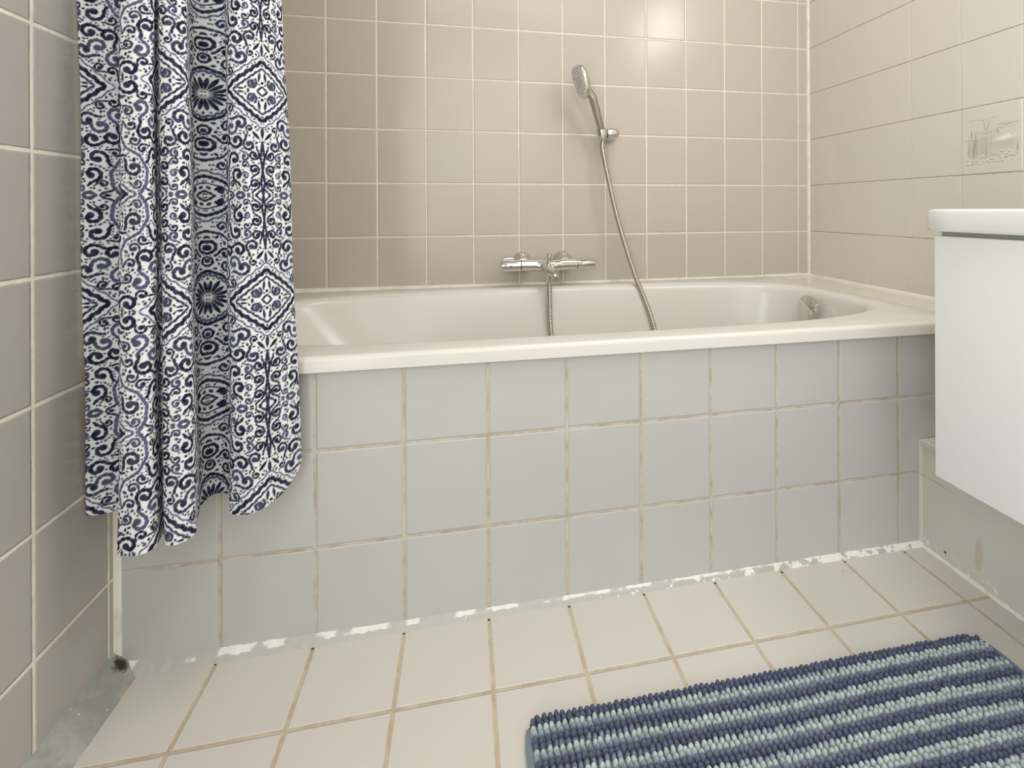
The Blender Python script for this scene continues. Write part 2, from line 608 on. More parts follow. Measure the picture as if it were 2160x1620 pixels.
# ------------------------------------------------------------------ mixer tap
MY, MZ = -0.072, 0.5795
mixer = empty('bath_mixer', (-1.031, -0.0, MZ), 'chrome thermostatic bath mixer bar on the tiled wall above the tub', 'tap')
bm = bmesh.new()
# main bar with a swelling towards its middle, spout arm growing out of it
R1 = 0.0190
pts = [(-1.112, MY, MZ), (-1.075, MY, MZ), (-1.058, MY - 0.001, MZ - 0.001), (-1.035, MY - 0.006, MZ - 0.003), (-1.010, MY - 0.006, MZ - 0.003),
       (-0.985, MY - 0.001, MZ - 0.001), (-0.968, MY, MZ), (-0.928, MY, MZ)]
tube(bm, catmull(pts, 5), [R1] * 36, 32)
link('bar_body', bm, m_chrome.m, mixer, smooth=True)
bm = bmesh.new()
lathe(bm, (-1.1135, MY, MZ), (-1, 0, 0), [(0, 0.0165), (0.0015, 0.0198), (0.060, 0.0200), (0.0630, 0.0190), (0.0632, 0.002)], 40)
k1 = link('temperature_handle', bm, m_chrome.m, mixer, smooth=True)
bm = bmesh.new()
box(bm, (-1.173, MY - 0.007, MZ + 0.017), (-1.134, MY + 0.007, MZ + 0.0265), 0.003)
lathe(bm, (-1.147, MY - 0.0185, MZ - 0.003), (0, -1, -0.1), [(0, 0.0068), (0.0022, 0.0068), (0.003, 0.006)], 24)
link('safety_stop', bm, m_chrome.m, k1, smooth=True)
bm = bmesh.new()
lathe(bm, (-0.9275, MY, MZ), (1, 0, 0), [(0, 0.0160), (0.001, 0.0185), (0.004, 0.0186), (0.006, 0.0166), (0.058, 0.0158), (0.060, 0.0148), (0.0602, 0.003)], 40)
link('volume_handle', bm, m_chrome.m, mixer, smooth=True)
for x in (-1.103, -0.962):
    bm = bmesh.new()
    lathe(bm, (x, -0.001, MZ + 0.006), (0, -1, 0), [(0, 0.033), (0.006, 0.0325), (0.018, 0.028), (0.028, 0.0215), (0.034, 0.018), (0.058, 0.0165)], 44)
    link('wall_rose', bm, m_chrome.m, mixer, smooth=True)
bm = bmesh.new()
sp = catmull([(-1.040, MY + 0.002, MZ - 0.002), (-1.034, MY - 0.020, MZ - 0.004), (-1.026, MY - 0.044, MZ - 0.013), (-1.016, MY - 0.062, MZ - 0.0195), (-1.011, MY - 0.070, MZ - 0.021)], 5)
rad = [(0.0200 - 0.0030 * i / 20, 0.0150 - 0.0030 * i / 20) for i in range(21)]
tube(bm, sp, rad, 24, upv=(1, 0, 0))
so = link('spout', bm, m_chrome.m, mixer, smooth=True)
bm = bmesh.new()
lathe(bm, (-1.0125, MY - 0.062, MZ - 0.024), (0.1, -0.25, -1), [(0, 0.0125), (0.012, 0.0125), (0.0135, 0.0115), (0.0137, 0.002)], 28)
link('aerator', bm, m_chrome.m, so, smooth=True)
bm = bmesh.new()
lathe(bm, (-1.0225, MY - 0.018, MZ + 0.006), (0, 0, 1), [(0, 0.0060), (0.008, 0.0060), (0.0085, 0.0072), (0.026, 0.0078), (0.0275, 0.009), (0.031, 0.009), (0.0325, 0.0075)], 28)
link('diverter_knob', bm, m_chrome.m, mixer, smooth=True)
bm = bmesh.new()
lathe(bm, (-1.0255, MY - 0.034, MZ - 0.016), (0, 0, -1), [(0, 0.012), (0.014, 0.0115), (0.016, 0.0095), (0.038, 0.0088), (0.040, 0.0075)], 28)
link('hose_outlet', bm, m_chrome.m, mixer, smooth=True)

# ------------------------------------------------------------------ shower bracket, hand shower, hose
BR = Vector((-0.800, 0.0, 1.0195))
brk = empty('shower_bracket', BR, 'chrome wall bracket holding the hand shower on the back wall', 'bracket')
bm = bmesh.new()
lathe(bm, (-0.792, -0.001, 1.018), (0, -1, 0), [(0, 0.0235), (0.004, 0.0235), (0.012, 0.020), (0.020, 0.0155), (0.040, 0.014)], 36)
link('wall_plate', bm, m_chrome.m, brk, smooth=True)
bm = bmesh.new()
lathe(bm, (-0.812, -0.047, 1.020), (1, -0.12, 0.0), [(0, 0.0185), (0.010, 0.0195), (0.022, 0.0188), (0.032, 0.0155), (0.038, 0.010), (0.040, 0.003)], 36)
link('swivel_knob', bm, m_chrome.m, brk, smooth=True)
bm = bmesh.new()
hd = Vector((-0.27, -0.30, 1.0)).normalized()      # direction of the handle, upwards
HB = Vector((-0.8325, -0.052, 1.018))
lathe(bm, HB - hd * 0.020, hd, [(0, 0.0145), (0.002, 0.0165), (0.034, 0.0195), (0.036, 0.0185)], 36)
link('holder_cone', bm, m_chrome.m, brk, smooth=True)

hs = empty('hand_shower', HB, 'chrome hand shower with a pale nozzle face hanging in its wall bracket', 'shower head')
m_hand = NT('satin_chrome')
m_hand.base(srgb(188, 180, 168), 0.12, 1.0)
bm = bmesh.new()
H0 = HB + hd * 0.008
NE = Vector((-0.8745, -0.088, 1.131))
ax = (NE - H0)
pts = [H0 + ax * t for t in (0, 0.15, 0.4, 0.7, 0.9, 1.0)]
head_dir = Vector((-0.60, -0.10, 0.80)).normalized()
pts += [NE + head_dir * 0.010, NE + head_dir * 0.030]
cur = catmull(pts, 4)
nn = len(cur)
rad = [(0.0122 + 0.0030 * min(1, i / (nn * 0.6)), 0.0125 + 0.0015 * i / nn) for i in range(nn)]
tube(bm, cur, rad, 24, upv=(0.3, -1, 0))
link('handle', bm, m_hand.m, hs, smooth=True)
bm = bmesh.new()
tube(bm, [H0 + ax * 0.18 + Vector((-.002, -0.0085, 0)), H0 + ax * 0.9 + Vector((-.002, -0.0115, 0))], [(0.0035, 0.004), (0.0045, 0.004)], 12)
link('handle_ridge', bm, m_hand.m, hs, smooth=True)
# head: rounded-square disc whose face looks left and forward
fn = Vector((-0.93, -0.20, -0.30)).normalized()     # face normal
hu = (head_dir - fn * head_dir.dot(fn)).normalized()  # long axis
hw = fn.cross(hu).normalized()
HC = NE + head_dir * 0.056 + Vector((-0.008, -0.001, 0.004))
m_nozf = NT('nozzle_plate_grey')
m_nozf.base(srgb(226, 224, 217), 0.3)
m_rub = NT('grey_rubber')
m_rub.base(srgb(140, 138, 130), 0.5)


def se_loop(bm, c, a, b, n, k=48, taper=0.0):
    out = []
    for i in range(k):
        t = 2 * math.pi * i / k
        co, si = math.cos(t), math.sin(t)
        rr = (abs(co) ** n + abs(si) ** n) ** (-1 / n)
        y = si * rr
        wdt = a * (1 - taper * max(0, -y))
        out.append(bm.verts.new(c + hw * (wdt * co * rr) + hu * (b * y)))
    return out


def loft(bm, L):
    for A, B in zip(L, L[1:]):
        k = len(A)
        for i in range(k):
            bm.faces.new((A[i], A[(i + 1) % k], B[(i + 1) % k], B[i]))
    bm.faces.new(L[0][::-1])
    bm.faces.new(L[-1])


bm = bmesh.new()
L = []
for h, sc in ((-0.020, 0.55), (-0.018, 0.72), (-0.013, 0.90), (-0.006, 0.985), (0.0, 1.0), (0.004, 0.99), (0.0055, 0.965)):
    L.append(se_loop(bm, HC + fn * h, 0.044 * sc, 0.056 * sc, 3.0, taper=0.22))
loft(bm, L)
hh = link('head_shell', bm, m_chrome.m, hs, smooth=True)
bm = bmesh.new()
L = [se_loop(bm, HC + fn * h, 0.0405 * sc, 0.0525 * sc, 3.0, taper=0.22) for h, sc in ((0.0050, 1.0), (0.0065, 0.985), (0.0070, 0.95))]
loft(bm, L)
link('nozzle_face', bm, m_nozf.m, hh, smooth=True)
bm = bmesh.new()
dots = [(r * math.cos(a), r * math.sin(a)) for r, c in ((0.006, 5), (0.012, 9), (0.0185, 14)) for a in [2 * math.pi * i / c for i in range(c)]]
dots += [(x, y) for x in (-0.027, -0.019, 0.019, 0.027) for y in (0.018, 0.027, 0.036, 0.043, -0.018, -0.027)] + [(x, y) for x in (-0.009, 0, 0.009) for y in (0.028, 0.036, 0.044, -0.028, -0.037)]
for x, y in dots:
    c = HC + fn * 0.0068 + hw * x + hu * y
    if x * x / 0.036 ** 2 + y * y / 0.056 ** 2 < 1.35:
        lathe(bm, c, fn, [(0, 0.0016), (0.0012, 0.0014), (0.0018, 0.0007)], 8)
link('nozzles', bm, m_rub.m, hh)

# hose: from the mixer outlet down into the tub and back up to the handle
m_hose = NT('steel_hose')
m_hose.base(srgb(196, 190, 180), 0.22, 1.0)
hose_pts = [(-1.0255, MY - 0.034, MZ - 0.052), (-1.0255, MY - 0.036, 0.48), (-1.0235, MY - 0.044, 0.38), (-1.012, MY - 0.060, 0.29), (-0.975, -0.18, 0.18), (-0.90, -0.24, 0.106),
            (-0.80, -0.26, 0.103), (-0.70, -0.22, 0.16), (-0.668, -0.165, 0.25), (-0.672, -0.125, 0.345), (-0.691, -0.105, 0.43),
            (-0.733, -0.080, 0.553), (-0.783, -0.070, 0.722), (-0.814, -0.062, 0.862), (-0.8315, -0.052, 0.965), tuple(HB - hd * 0.020)]
path = catmull(hose_pts, 30)
seg = np.r_[0, np.cumsum(np.linalg.norm(np.diff(path, axis=0), axis=1))]
Ltot = seg[-1]
pitch = 0.0058
M_ = int(Ltot / (pitch / 4))
ss = np.linspace(0, Ltot, M_ + 1)
pp = np.stack([np.interp(ss, seg, path[:, i]) for i in range(3)], 1)
rads = [0.0091 if (i % 4) in (0, 1) else (0.0082 if (i % 4) == 2 else 0.0064) for i in range(M_ + 1)]
bm = bmesh.new()
tube(bm, pp, rads, 14)
hose = link('shower_hose', bm, m_hose.m)
me_ = hose.data
me_.polygons.foreach_set('use_smooth', [True] * len(me_.polygons))
tag(hose, 'ribbed chrome hose looping from mixer into tub and up to hand shower', 'hose')

# ------------------------------------------------------------------ vanity unit and basin on the right wall
VX, VY = -0.450, -0.936
m_lac = NT('white_lacquer')
m_lac.base(srgb(248, 248, 246), 0.3)
m_alu = NT('grey_aluminium')
m_alu.base(srgb(172, 178, 170), 0.35, 0.6)
m_cer = NT('white_ceramic')
m_cer.base(srgb(243, 242, 239), 0.14)
YE = -1.56
van = empty('vanity_cabinet', (-0.22, -1.25, 0.275), 'white wall-hung vanity cabinet at the right edge', 'cabinet')
bm = bmesh.new()
box(bm, (VX + 0.022, YE + 0.004, 0.276), (0, VY - 0.006, 0.7200), 0.001)
link('body', bm, m_lac.m, van)
bm = bmesh.new()
box(bm, (VX, YE, 0.2735), (VX + 0.019, VY, 0.7125), 0.0022)
dr = link('drawer_front', bm, m_lac.m, van, smooth=True)
bm = bmesh.new()
box(bm, (VX + 0.009, YE + 0.004, 0.700), (VX + 0.022, VY - 0.007, 0.7207), 0.0006)
link('grip_rail', bm, m_alu.m, van)
# basin: rounded slab with a sunk bowl
bas = empty('washbasin', (-0.23, -1.25, 0.7207), 'white ceramic washbasin top resting on the vanity cabinet', 'washbasin')
bm = bmesh.new()
bx0, bx1, by0, by1 = VX - 0.012, 0.0, YE - 0.012, -0.9185
NB = 96


def bl(z, o, n=40, bowl=False):
    out = []
    x0, x1, y0, y1 = bx0, bx1, by0, by1
    if bowl:
        x0, x1, y0, y1 = bx0 + 0.05, bx1 - 0.11, by0 + 0.08, by1 - 0.08
    for k in range(NB):
        a = 2 * math.pi * (k + 0.5) / NB
        c, s = math.cos(a), math.sin(a)
        rr = (abs(c) ** n + abs(s) ** n) ** (-1 / n)
        out.append(bm.verts.new(((x0 + x1) / 2 + ((x1 - x0) / 2 + o) * c * rr, (y0 + y1) / 2 + ((y1 - y0) / 2 + o) * s * rr, z)))
    return out


L = [bl(0.7207, -0.010), bl(0.7210, -0.005), bl(0.7235, -0.0015), bl(0.727, 0), bl(0.7545, 0), bl(0.7585, -0.0016), bl(0.7610, -0.0055), bl(0.7614, -0.011),
     bl(0.7610, 0.008, 6, True), bl(0.757, 0, 5, True), bl(0.74, -0.02, 4, True), bl(0.727, -0.08, 4, True)]
loft(bm, L)
link('basin_slab', bm, m_cer.m, bas, smooth=True)

# ------------------------------------------------------------------ painted tile
def colour_mat(name, rough, spec=0.5):
    t = NT(name)
    a = t.n('ShaderNodeAttribute')
    a.attribute_name = 'dye'
    t.base(a.outputs['Color'], rough, spec=spec)
    t.att = a
    return t


def grid_mesh(name, V, nu, nv, colours):
    """V: (nv, nu, 3)"""
    me = bpy.data.meshes.new(name)
    idx = np.arange(nu * nv).reshape(nv, nu)
    q = np.stack([idx[:-1, :-1], idx[:-1, 1:], idx[1:, 1:], idx[1:, :-1]], -1).reshape(-1, 4)
    me.vertices.add(nu * nv)
    me.vertices.foreach_set('co', V.reshape(-1).astype(np.float32))
    me.loops.add(q.size)
    me.loops.foreach_set('vertex_index', q.reshape(-1).astype(np.int32))
    me.polygons.add(len(q))
    me.polygons.foreach_set('loop_start', (np.arange(len(q)) * 4).astype(np.int32))
    me.update(calc_edges=True)
    at = me.color_attributes.new('dye', 'FLOAT_COLOR', 'POINT')
    c4 = np.ones((nu * nv, 4), np.float32)
    c4[:, :3] = colours.reshape(-1, 3)
    at.data.foreach_set('color', c4.reshape(-1))
    return me


TS = 150
tx, tz = np.meshgrid(np.linspace(0, 1, TS), np.linspace(0, 1, TS))   # 0..1 left to right (away from bath), up
base = np.array(srgb(223, 219, 207))
img = np.ones((TS, TS, 3)) * base


def dab(cx, cy, rx, ry, col, al, ang=0.0):
    global img
    c, s = math.cos(ang), math.sin(ang)
    dx, dy = tx - cx, tz - cy
    a = (dx * c + dy * s) / rx
    b = (-dx * s + dy * c) / ry
    m = np.clip(1.3 - np.sqrt(a * a + b * b), 0, 1)[..., None] * al
    img = img * (1 - m) + np.array(srgb(*col)) * m


rr_ = random.Random(5)
dab(0.50, 0.45, 0.34, 0.28, (196, 196, 186), 0.42)
dab(0.75, 0.42, 0.22, 0.10, (186, 188, 180), 0.45)
for yy, x0_, x1_ in ((0.80, 0.14, 0.60), (0.60, 0.2, 0.62), (0.505, 0.05, 0.42), (0.69, 0.62, 0.93), (0.64, 0.60, 0.88), (0.245, 0.5, 0.9)):
    for i in range(24):
        t_ = i / 23
        dab(x0_ + (x1_ - x0_) * t_, yy + 0.012 * math.sin(9 * t_), 0.02, 0.006, (160, 160, 146), 0.4)
for i in range(34):
    x_ = rr_.choice([rr_.gauss(0.17, 0.05), rr_.gauss(0.42, 0.045), rr_.uniform(0.1, 0.5)])
    h_ = rr_.uniform(0.2, 0.45)
    lean = rr_.gauss(-0.02, 0.05)
    dab(x_, 0.20 + h_ / 2, 0.006, h_ / 2, rr_.choice([(150, 152, 130), (170, 168, 150), (140, 138, 118)]), 0.55, lean)
for dx_, an in ((-0.03, 0.25), (0.03, -0.33)):
    dab(0.43 + dx_, 0.70, 0.008, 0.10, (138, 138, 122), 0.75, an)
dab(0.165, 0.60, 0.012, 0.07, (140, 138, 110), 0.8, 0.1)
dab(0.93, 0.33, 0.012, 0.09, (150, 150, 96), 0.8, -0.1)
dab(0.62, 0.60, 0.02, 0.03, (150, 152, 128), 0.7)
dab(0.73, 0.50, 0.19, 0.040, (246, 243, 230), 1.0, 0.1)
dab(0.78, 0.545, 0.09, 0.02, (238, 234, 218), 0.8, 0.1)
dab(0.84, 0.535, 0.012, 0.008, (120, 110, 90), 0.8)
dab(0.75, 0.62, 0.12, 0.02, (232, 226, 208), 0.8, 0.15)
dab(0.78, 0.685, 0.09, 0.02, (188, 182, 168), 0.7, 0.15)
for i in range(46):
    x_ = rr_.uniform(0.08, 0.92)
    y_ = 0.12 + 0.17 * rr_.random() * (0.6 + 0.4 * x_) + 0.05 * x_
    dab(x_, y_, rr_.uniform(0.012, 0.034), rr_.uniform(0.010, 0.020), rr_.choice([(164, 154, 138), (176, 168, 152)]), 0.8)
    dab(x_ + 0.005, y_ + 0.014, 0.026, 0.011, (246, 242, 228), 0.9)
ty = -0.6072 - 0.0010 - (0.1455) * tx
V = np.stack([np.full_like(tx, -0.0012), ty, 0.8495 + 0.1705 * tz], -1)
# bring the border back to the wall so that the tile has real thickness
edge = np.minimum(np.minimum(tx, 1 - tx), np.minimum(tz, 1 - tz))
V[..., 0] = np.where(edge < 1e-6, 0.0005, V[..., 0])
m_dec = colour_mat('painted_tile_glaze', 0.30)
dt = link('decorative_tile', grid_mesh('decorative_tile', V, TS, TS, img), m_dec.m, smooth=True)
tag(dt, 'beige wall tile painted with grey reeds and a white bird on a pond', 'tile')

# ------------------------------------------------------------------ shower curtain
# printed cloth: the pattern is drawn once on a quarter repeat and mirrored both ways
CW, CH = 0.150, 0.167
RES = 0.00045
gw, gh_ = int(CW / RES) + 1, int(CH / RES) + 1
D = np.full((gh_, gw), 0.05)
T = np.zeros((gh_, gw))
rp = random.Random(3)


def stamp(pts, ws, tone=0.0):
    for (x, y), w in zip(pts, ws):
        R = 0.02
        i0, i1 = max(0, int((x - R) / RES)), min(gw, int((x + R) / RES) + 1)
        j0, j1 = max(0, int((y - R) / RES)), min(gh_, int((y + R) / RES) + 1)
        if i0 >= i1 or j0 >= j1:
            continue
        gx = np.arange(i0, i1) * RES - x
        gy = np.arange(j0, j1) * RES - y
        d = np.sqrt(gx[None, :] ** 2 + gy[:, None] ** 2) - w
        sub = D[j0:j1, i0:i1]
        m = d < sub
        T[j0:j1, i0:i1][m] = tone
        sub[m] = d[m]


def curve(pts, w0, w1=None, tone=0.0, closed=False):
    pts = np.array(pts, float)
    if closed:
        pts = np.vstack([pts, pts[:1]])
    sg = np.r_[0, np.cumsum(np.linalg.norm(np.diff(pts, axis=0), axis=1))]
    n = max(2, int(sg[-1] / 0.0009))
    s = np.linspace(0, sg[-1], n)
    x = np.interp(s, sg, pts[:, 0])
    y = np.interp(s, sg, pts[:, 1])
    w1 = w0 if w1 is None else w1
    f = s / sg[-1]
    w = w0 + (w1 - w0) * f
    w = w * (1 + 0.18 * np.sin(s * 900 + pts[0, 0] * 999))
    stamp(list(zip(x, y)), w, tone)


def spiral(cx, cy, r, ang, hand, turns=1.35, w=0.0013, tone=0.0, tail=True):
    pts = []
    n = 46
    for i in range(n):
        t = i / (n - 1)
        rr = r * (0.26 + 0.74 * t)
        a = ang + hand * turns * 2 * math.pi * t
        pts.append((cx + rr * math.cos(a), cy + rr * math.sin(a)))
    if tail:
        a = ang + hand * turns * 2 * math.pi
        tx_, ty_ = -math.sin(a) * hand, math.cos(a) * hand
        lx, ly = pts[-1]
        pts.append((lx + tx_ * r * 0.5 + math.cos(a) * r * .1, ly + ty_ * r * 0.5 + math.sin(a) * r * .1))
        pts.append((lx + tx_ * r * 0.9 + math.cos(a) * r * .35, ly + ty_ * r * 0.9 + math.sin(a) * r * .35))
    curve(pts, w * 1.0, w * 0.75, tone)
    stamp([(pts[0][0], pts[0][1])], [w * 1.7], tone)


def drop(x, y, ang, ln, w, tone=0.0):
    n = 12
    pts, ws = [], []
    for i in range(n):
        t = i / (n - 1)
        pts.append((x + math.cos(ang) * ln * t, y + math.sin(ang) * ln * t))
        ws.append(w * math.sin(math.pi * min(0.97, 0.12 + t * 0.85)) ** 0.8 * (0.35 + 0.8 * t))
    stamp(pts, ws, tone)


def leaf(cx, cy, a, b, w, tone=0.0, wav=0.0, pw=1.3, vert=False):
    """pointed oval outline centred on a repeat corner (only the quarter in view matters)"""
    pts = []
    for i in range(81):
        t = i / 80 * 2 - 1
        y = b * (1 - abs(t) ** pw) + wav * math.sin(abs(t) * 34)
        pts.append((t * a, y))
    for s in (1, -1):
        q = [((cx + s * p[1], cy + p[0]) if vert else (cx + p[0], cy + s * p[1])) for p in pts]
        curve(q, w, w, tone)


# horizontal eye medallion at the origin corner
leaf(0, 0, 0.072, 0.041, 0.0017, 0.55, 0.0012)
leaf(0, 0, 0.060, 0.0325, 0.0027, 0)
leaf(0, 0, 0.046, 0.0215, 0.0013, 0.15)
spiral(0.019, 0.009, 0.0066, 2.0, 1, 1.15, 0.0024, 0, False)
drop(0.030, 0.004, 0.1, 0.013, 0.0034)
drop(0.034, 0.001, 0.0, 0.020, 0.0030)
leaf(0, 0, 0.011, 0.008, 0.0019, 0, 0)
for i in range(7):
    a = 0.12 + i * 0.2
    stamp([(0.0535 * math.cos(a) * (0.98 - .1 * i / 7), 0.0268 * math.sin(a) ** 0.8)], [0.0014], 0.1)
for i in range(9):
    a = 0.1 + i * 0.16
    stamp([(0.0665 * math.cos(a), 0.0365 * math.sin(a) ** .9)], [0.0011], 0.5)
# pointed wavy medallion at the opposite corner
leaf(CW, CH, 0.058, 0.047, 0.0030, 0, 0.0013, 1.15)
leaf(CW, CH, 0.045, 0.036, 0.0018, 0.1, 0.0007, 1.15)
leaf(CW, CH, 0.070, 0.058, 0.0013, 0.5, 0.0013, 1.2)
spiral(CW - 0.017, CH - 0.012, 0.0085, 0.4, -1, 1.2, 0.0024, 0.15, False)
leaf(CW, CH, 0.008, 0.007, 0.0017, 0)
drop(CW - 0.006, CH - 0.014, -1.45, 0.016, 0.0032)
drop(CW - 0.028, CH - 0.003, 3.1, 0.010, 0.0024)
# rosette with petals at the third corner
for i in range(5):
    a = -math.pi / 2 + 0.16 + i * 0.36
    drop(0.006 * math.cos(a), CH + 0.006 * math.sin(a), a, 0.021 + 0.004 * (i % 2), 0.0040)
leaf(0, CH, 0.041, 0.037, 0.0019, 0.35, 0.0014, 1.8)
curve([(0.037, CH), (0.034, CH - 0.018), (0.020, CH - 0.035), (0, CH - 0.044)], 0.0026)
spiral(0.047, CH - 0.012, 0.0100, 3.6, 1, 1.15, 0.0022)
spiral(0.026, CH - 0.052, 0.0105, 0.6, -1, 1.15, 0.0023)
# curled stems and a trefoil at the last corner
curve([(CW, 0.0), (CW - 0.003, 0.020), (CW, 0.040), (CW - 0.003, 0.060), (CW, 0.085)], 0.0020)
for q, yy in enumerate((0.018, 0.041, 0.064)):
    spiral(CW - 0.0135, yy, 0.0088, -0.3, -1 if q < 2 else 1, 1.15, 0.0022, 0)
drop(CW - 0.003, 0.088, 2.3, 0.018, 0.0036)
drop(CW, 0.090, math.pi / 2, 0.018, 0.0038)
leaf(CW, 0, 0.012, 0.010, 0.0018, 0)
curve([(0.078, 0.0), (0.087, 0.014), (0.089, 0.035), (0.078, 0.055), (0.060, 0.066), (0.052, 0.084), (0.056, 0.100)], 0.0026, 0.0018, 0.45)
curve([(0.0, 0.058), (0.018, 0.063), (0.034, 0.074), (0.043, 0.092), (0.043, 0.112)], 0.0024, 0.0016, 0.1)
# scrolls fill what is left
for R0 in (0.0115, 0.0100, 0.0087, 0.0074, 0.0060):
    for _ in range(420):
        x, y = rp.uniform(-0.004, CW + 0.004), rp.uniform(-0.004, CH + 0.004)
        i, j = min(gw - 1, max(0, int(x / RES))), min(gh_ - 1, max(0, int(y / RES)))
        if D[j, i] > R0 * 0.99:
            spiral(x, y, R0, rp.uniform(0, 6.28), rp.choice((-1, 1)), rp.uniform(0.80, 1.02), 0.0004 + R0 * 0.215, rp.choice((0, 0, 0, 0.1, 0.3)), R0 > 0.0055)
for _ in range(2600):
    x, y = rp.uniform(0, CW), rp.uniform(0, CH)
    i, j = min(gw - 1, int(x / RES)), min(gh_ - 1, int(y / RES))
    d = D[j, i]
    if d > 0.0023:
        a = rp.uniform(0, 6.28)
        drop(x - math.cos(a) * d * .6, y - math.sin(a) * d * .6, a, d * 1.35, min(0.0036, d * 0.66), rp.choice((0, 0, 0.2)))
    elif d > 0.0019:
        stamp([(x, y)], [min(0.0017, d - 0.0006)], rp.choice((0, 0.3)))
# ragged brush edges
yy_, xx_ = np.mgrid[0:gh_, 0:gw] * RES
rag = 0.00018 * (np.sin(xx_ * 2900 + 3 * np.sin(yy_ * 900)) + np.sin(yy_ * 3300 + 2 * np.sin(xx_ * 1100)))
INK = np.clip((-(D + rag)) / 0.0006 + 0.5, 0, 1)
TONE = np.clip(T * 1.3 + 0.10 * np.sin(xx_ * 260 + 2 * np.sin(yy_ * 190)) + 0.05, 0, 1)

# plan of the folds at the hem: x, y, height of the hem, column of the photograph it was read from
HEM = [(-1.8585, -0.812, .300, 179), (-1.845, -0.806, .297, 205), (-1.822, -0.798, .295, 236), (-1.797, -0.797, .295, 262), (-1.786, -0.825, .292, 262), (-1.7795, -0.860, .288, 248),
       (-1.7720, -0.888, .286, 240.5), (-1.7630, -0.9015, .285, 244), (-1.745, -0.905, .285, 282), (-1.7290, -0.898, .286, 318), (-1.7262, -0.886, .287, 328),
       (-1.7300, -0.868, .288, 331), (-1.7285, -0.862, .288, 333), (-1.7220, -0.876, .288, 335.5), (-1.7140, -0.890, .286, 345), (-1.7000, -0.892, .286, 370), (-1.6880, -0.882, .286, 398),
       (-1.6840, -0.868, .287, 409), (-1.6935, -0.842, .288, 411), (-1.707, -0.812, .290, 413), (-1.7085, -0.790, .292, 420), (-1.700, -0.778, .294, 445), (-1.686, -0.774, .295, 474),
       (-1.6715, -0.782, .292, 489), (-1.665, -0.800, .290, 486), (-1.6600, -0.819, .289, 483.5), (-1.6500, -0.833, .288, 490), (-1.632, -0.839, .289, 512), (-1.612, -0.833, .291, 548),
       (-1.5940, -0.818, .296, 585), (-1.5800, -0.800, .306, 615), (-1.5700, -0.786, .322, 631), (-1.5665, -0.778, .336, 635.5), (-1.5720, -0.7725, .345, 634), (-1.590, -0.771, .347, 620)]
UT = np.interp([h[3] for h in HEM], [179, 240, 331, 411, 483, 635], [171, 254, 327, 396, 476, 594])
F_, SX_, SY_ = 1063.66, 113.05, -370.68
CAMP = np.array(cam.location)
TOP = []
for h, u in zip(HEM, UT):
    yt = -0.79 + (h[1] + 0.79) * 0.72
    ray = np.array(fwd) + np.array(r2) * ((u - 1080 - SX_) / F_) + np.array(u2) * ((810 + SY_) / F_)
    t = (yt - CAMP[1]) / ray[1]
    TOP.append((max(XL + 0.004, CAMP[0] + ray[0] * t), yt))
for i_, y_ in enumerate((-0.826, -0.819, -0.809)):
    TOP[i_] = (TOP[i_][0] if i_ else XL + 0.0035, y_)
ZT = 1.13
hem = catmull([h[:3] for h in HEM], 10)
top = catmull([(a, b, 0) for a, b in TOP], 10)
sg = np.r_[0, np.cumsum(np.linalg.norm(np.diff(hem[:, :2], axis=0), axis=1))]
nu = int(sg[-1] / 0.00105)
su = np.linspace(0, sg[-1], nu)
hx, hy_, hz = [np.interp(su, sg, hem[:, i]) for i in range(3)]
tx2, ty2 = [np.interp(su, sg, top[:, i]) for i in range(2)]
zz = np.r_[np.arange(0.285, 1.17, 0.0012), np.arange(1.175, 2.16, 0.012)]
nv = len(zz)
lam = np.clip((zz - 0.285) / (ZT - 0.285), 0, 1.6)[:, None]
lamc = np.clip(lam, 0, 1)
g = np.where(lam <= 1, 1 - (1 - lamc) ** 1.0, 1 + (lam - 1) * 0.25)
X = hx + (tx2 - hx) * g
Y = hy_ + (ty2 - hy_) * g
Zg = hz + (2.16 - hz) * ((zz[:, None] - 0.285) / (2.16 - 0.285))
# soft wrinkles
Y = Y + 0.0022 * np.sin(su * 55 + Zg * 6) * np.sin(Zg * 9 + 1.0) + 0.0012 * np.sin(su * 130 - Zg * 13)
X = X + 0.0010 * np.sin(Zg * 16 + su * 40)
X = np.maximum(X, XL + 0.003)
Y = np.minimum(Y, -0.7645)
V = np.stack([X, Y, Zg], -1)
U_ = su[None, :] + 0.028 + 0 * Zg
V_ = Zg + 0.047
fu = np.abs((U_ / CW) % 2 - 1) * CW
fv = np.abs((V_ / CH) % 2 - 1) * CH
iu, iv = np.clip(fu / RES, 0, gw - 1.001), np.clip(fv / RES, 0, gh_ - 1.001)
a0, b0 = iu.astype(int), iv.astype(int)
du_, dv_ = iu - a0, iv - b0
def samp(A):
    return (A[b0, a0] * (1 - du_) * (1 - dv_) + A[b0, a0 + 1] * du_ * (1 - dv_) + A[b0 + 1, a0] * (1 - du_) * dv_ + A[b0 + 1, a0 + 1] * du_ * dv_)


ink, tone_ = samp(INK)[..., None], samp(TONE)[..., None]
white = np.array(srgb(230, 231, 232))
navy = np.array(srgb(28, 30, 52))
wash = np.array(srgb(112, 116, 146))
dye_ = navy + (wash - navy) * tone_
cols = white + (dye_ - white) * ink
m_cloth = colour_mat('printed_cotton', 0.9, 0.2)
cur_ob = link('shower_curtain', grid_mesh('shower_curtain', V, nu, nv, cols), m_cloth.m, smooth='all')
tag(cur_ob, 'navy and white scroll-patterned shower curtain gathered at the left wall', 'curtain')
bm = bmesh.new()
tube(bm, [(XL, -0.79, 2.172), (0, -0.79, 2.172)], 0.0125, 20)
rod = link('curtain_rod', bm, m_chrome.m, smooth=True)
tag(rod, 'chrome rod carrying the patterned shower curtain between both side walls', 'curtain rod')

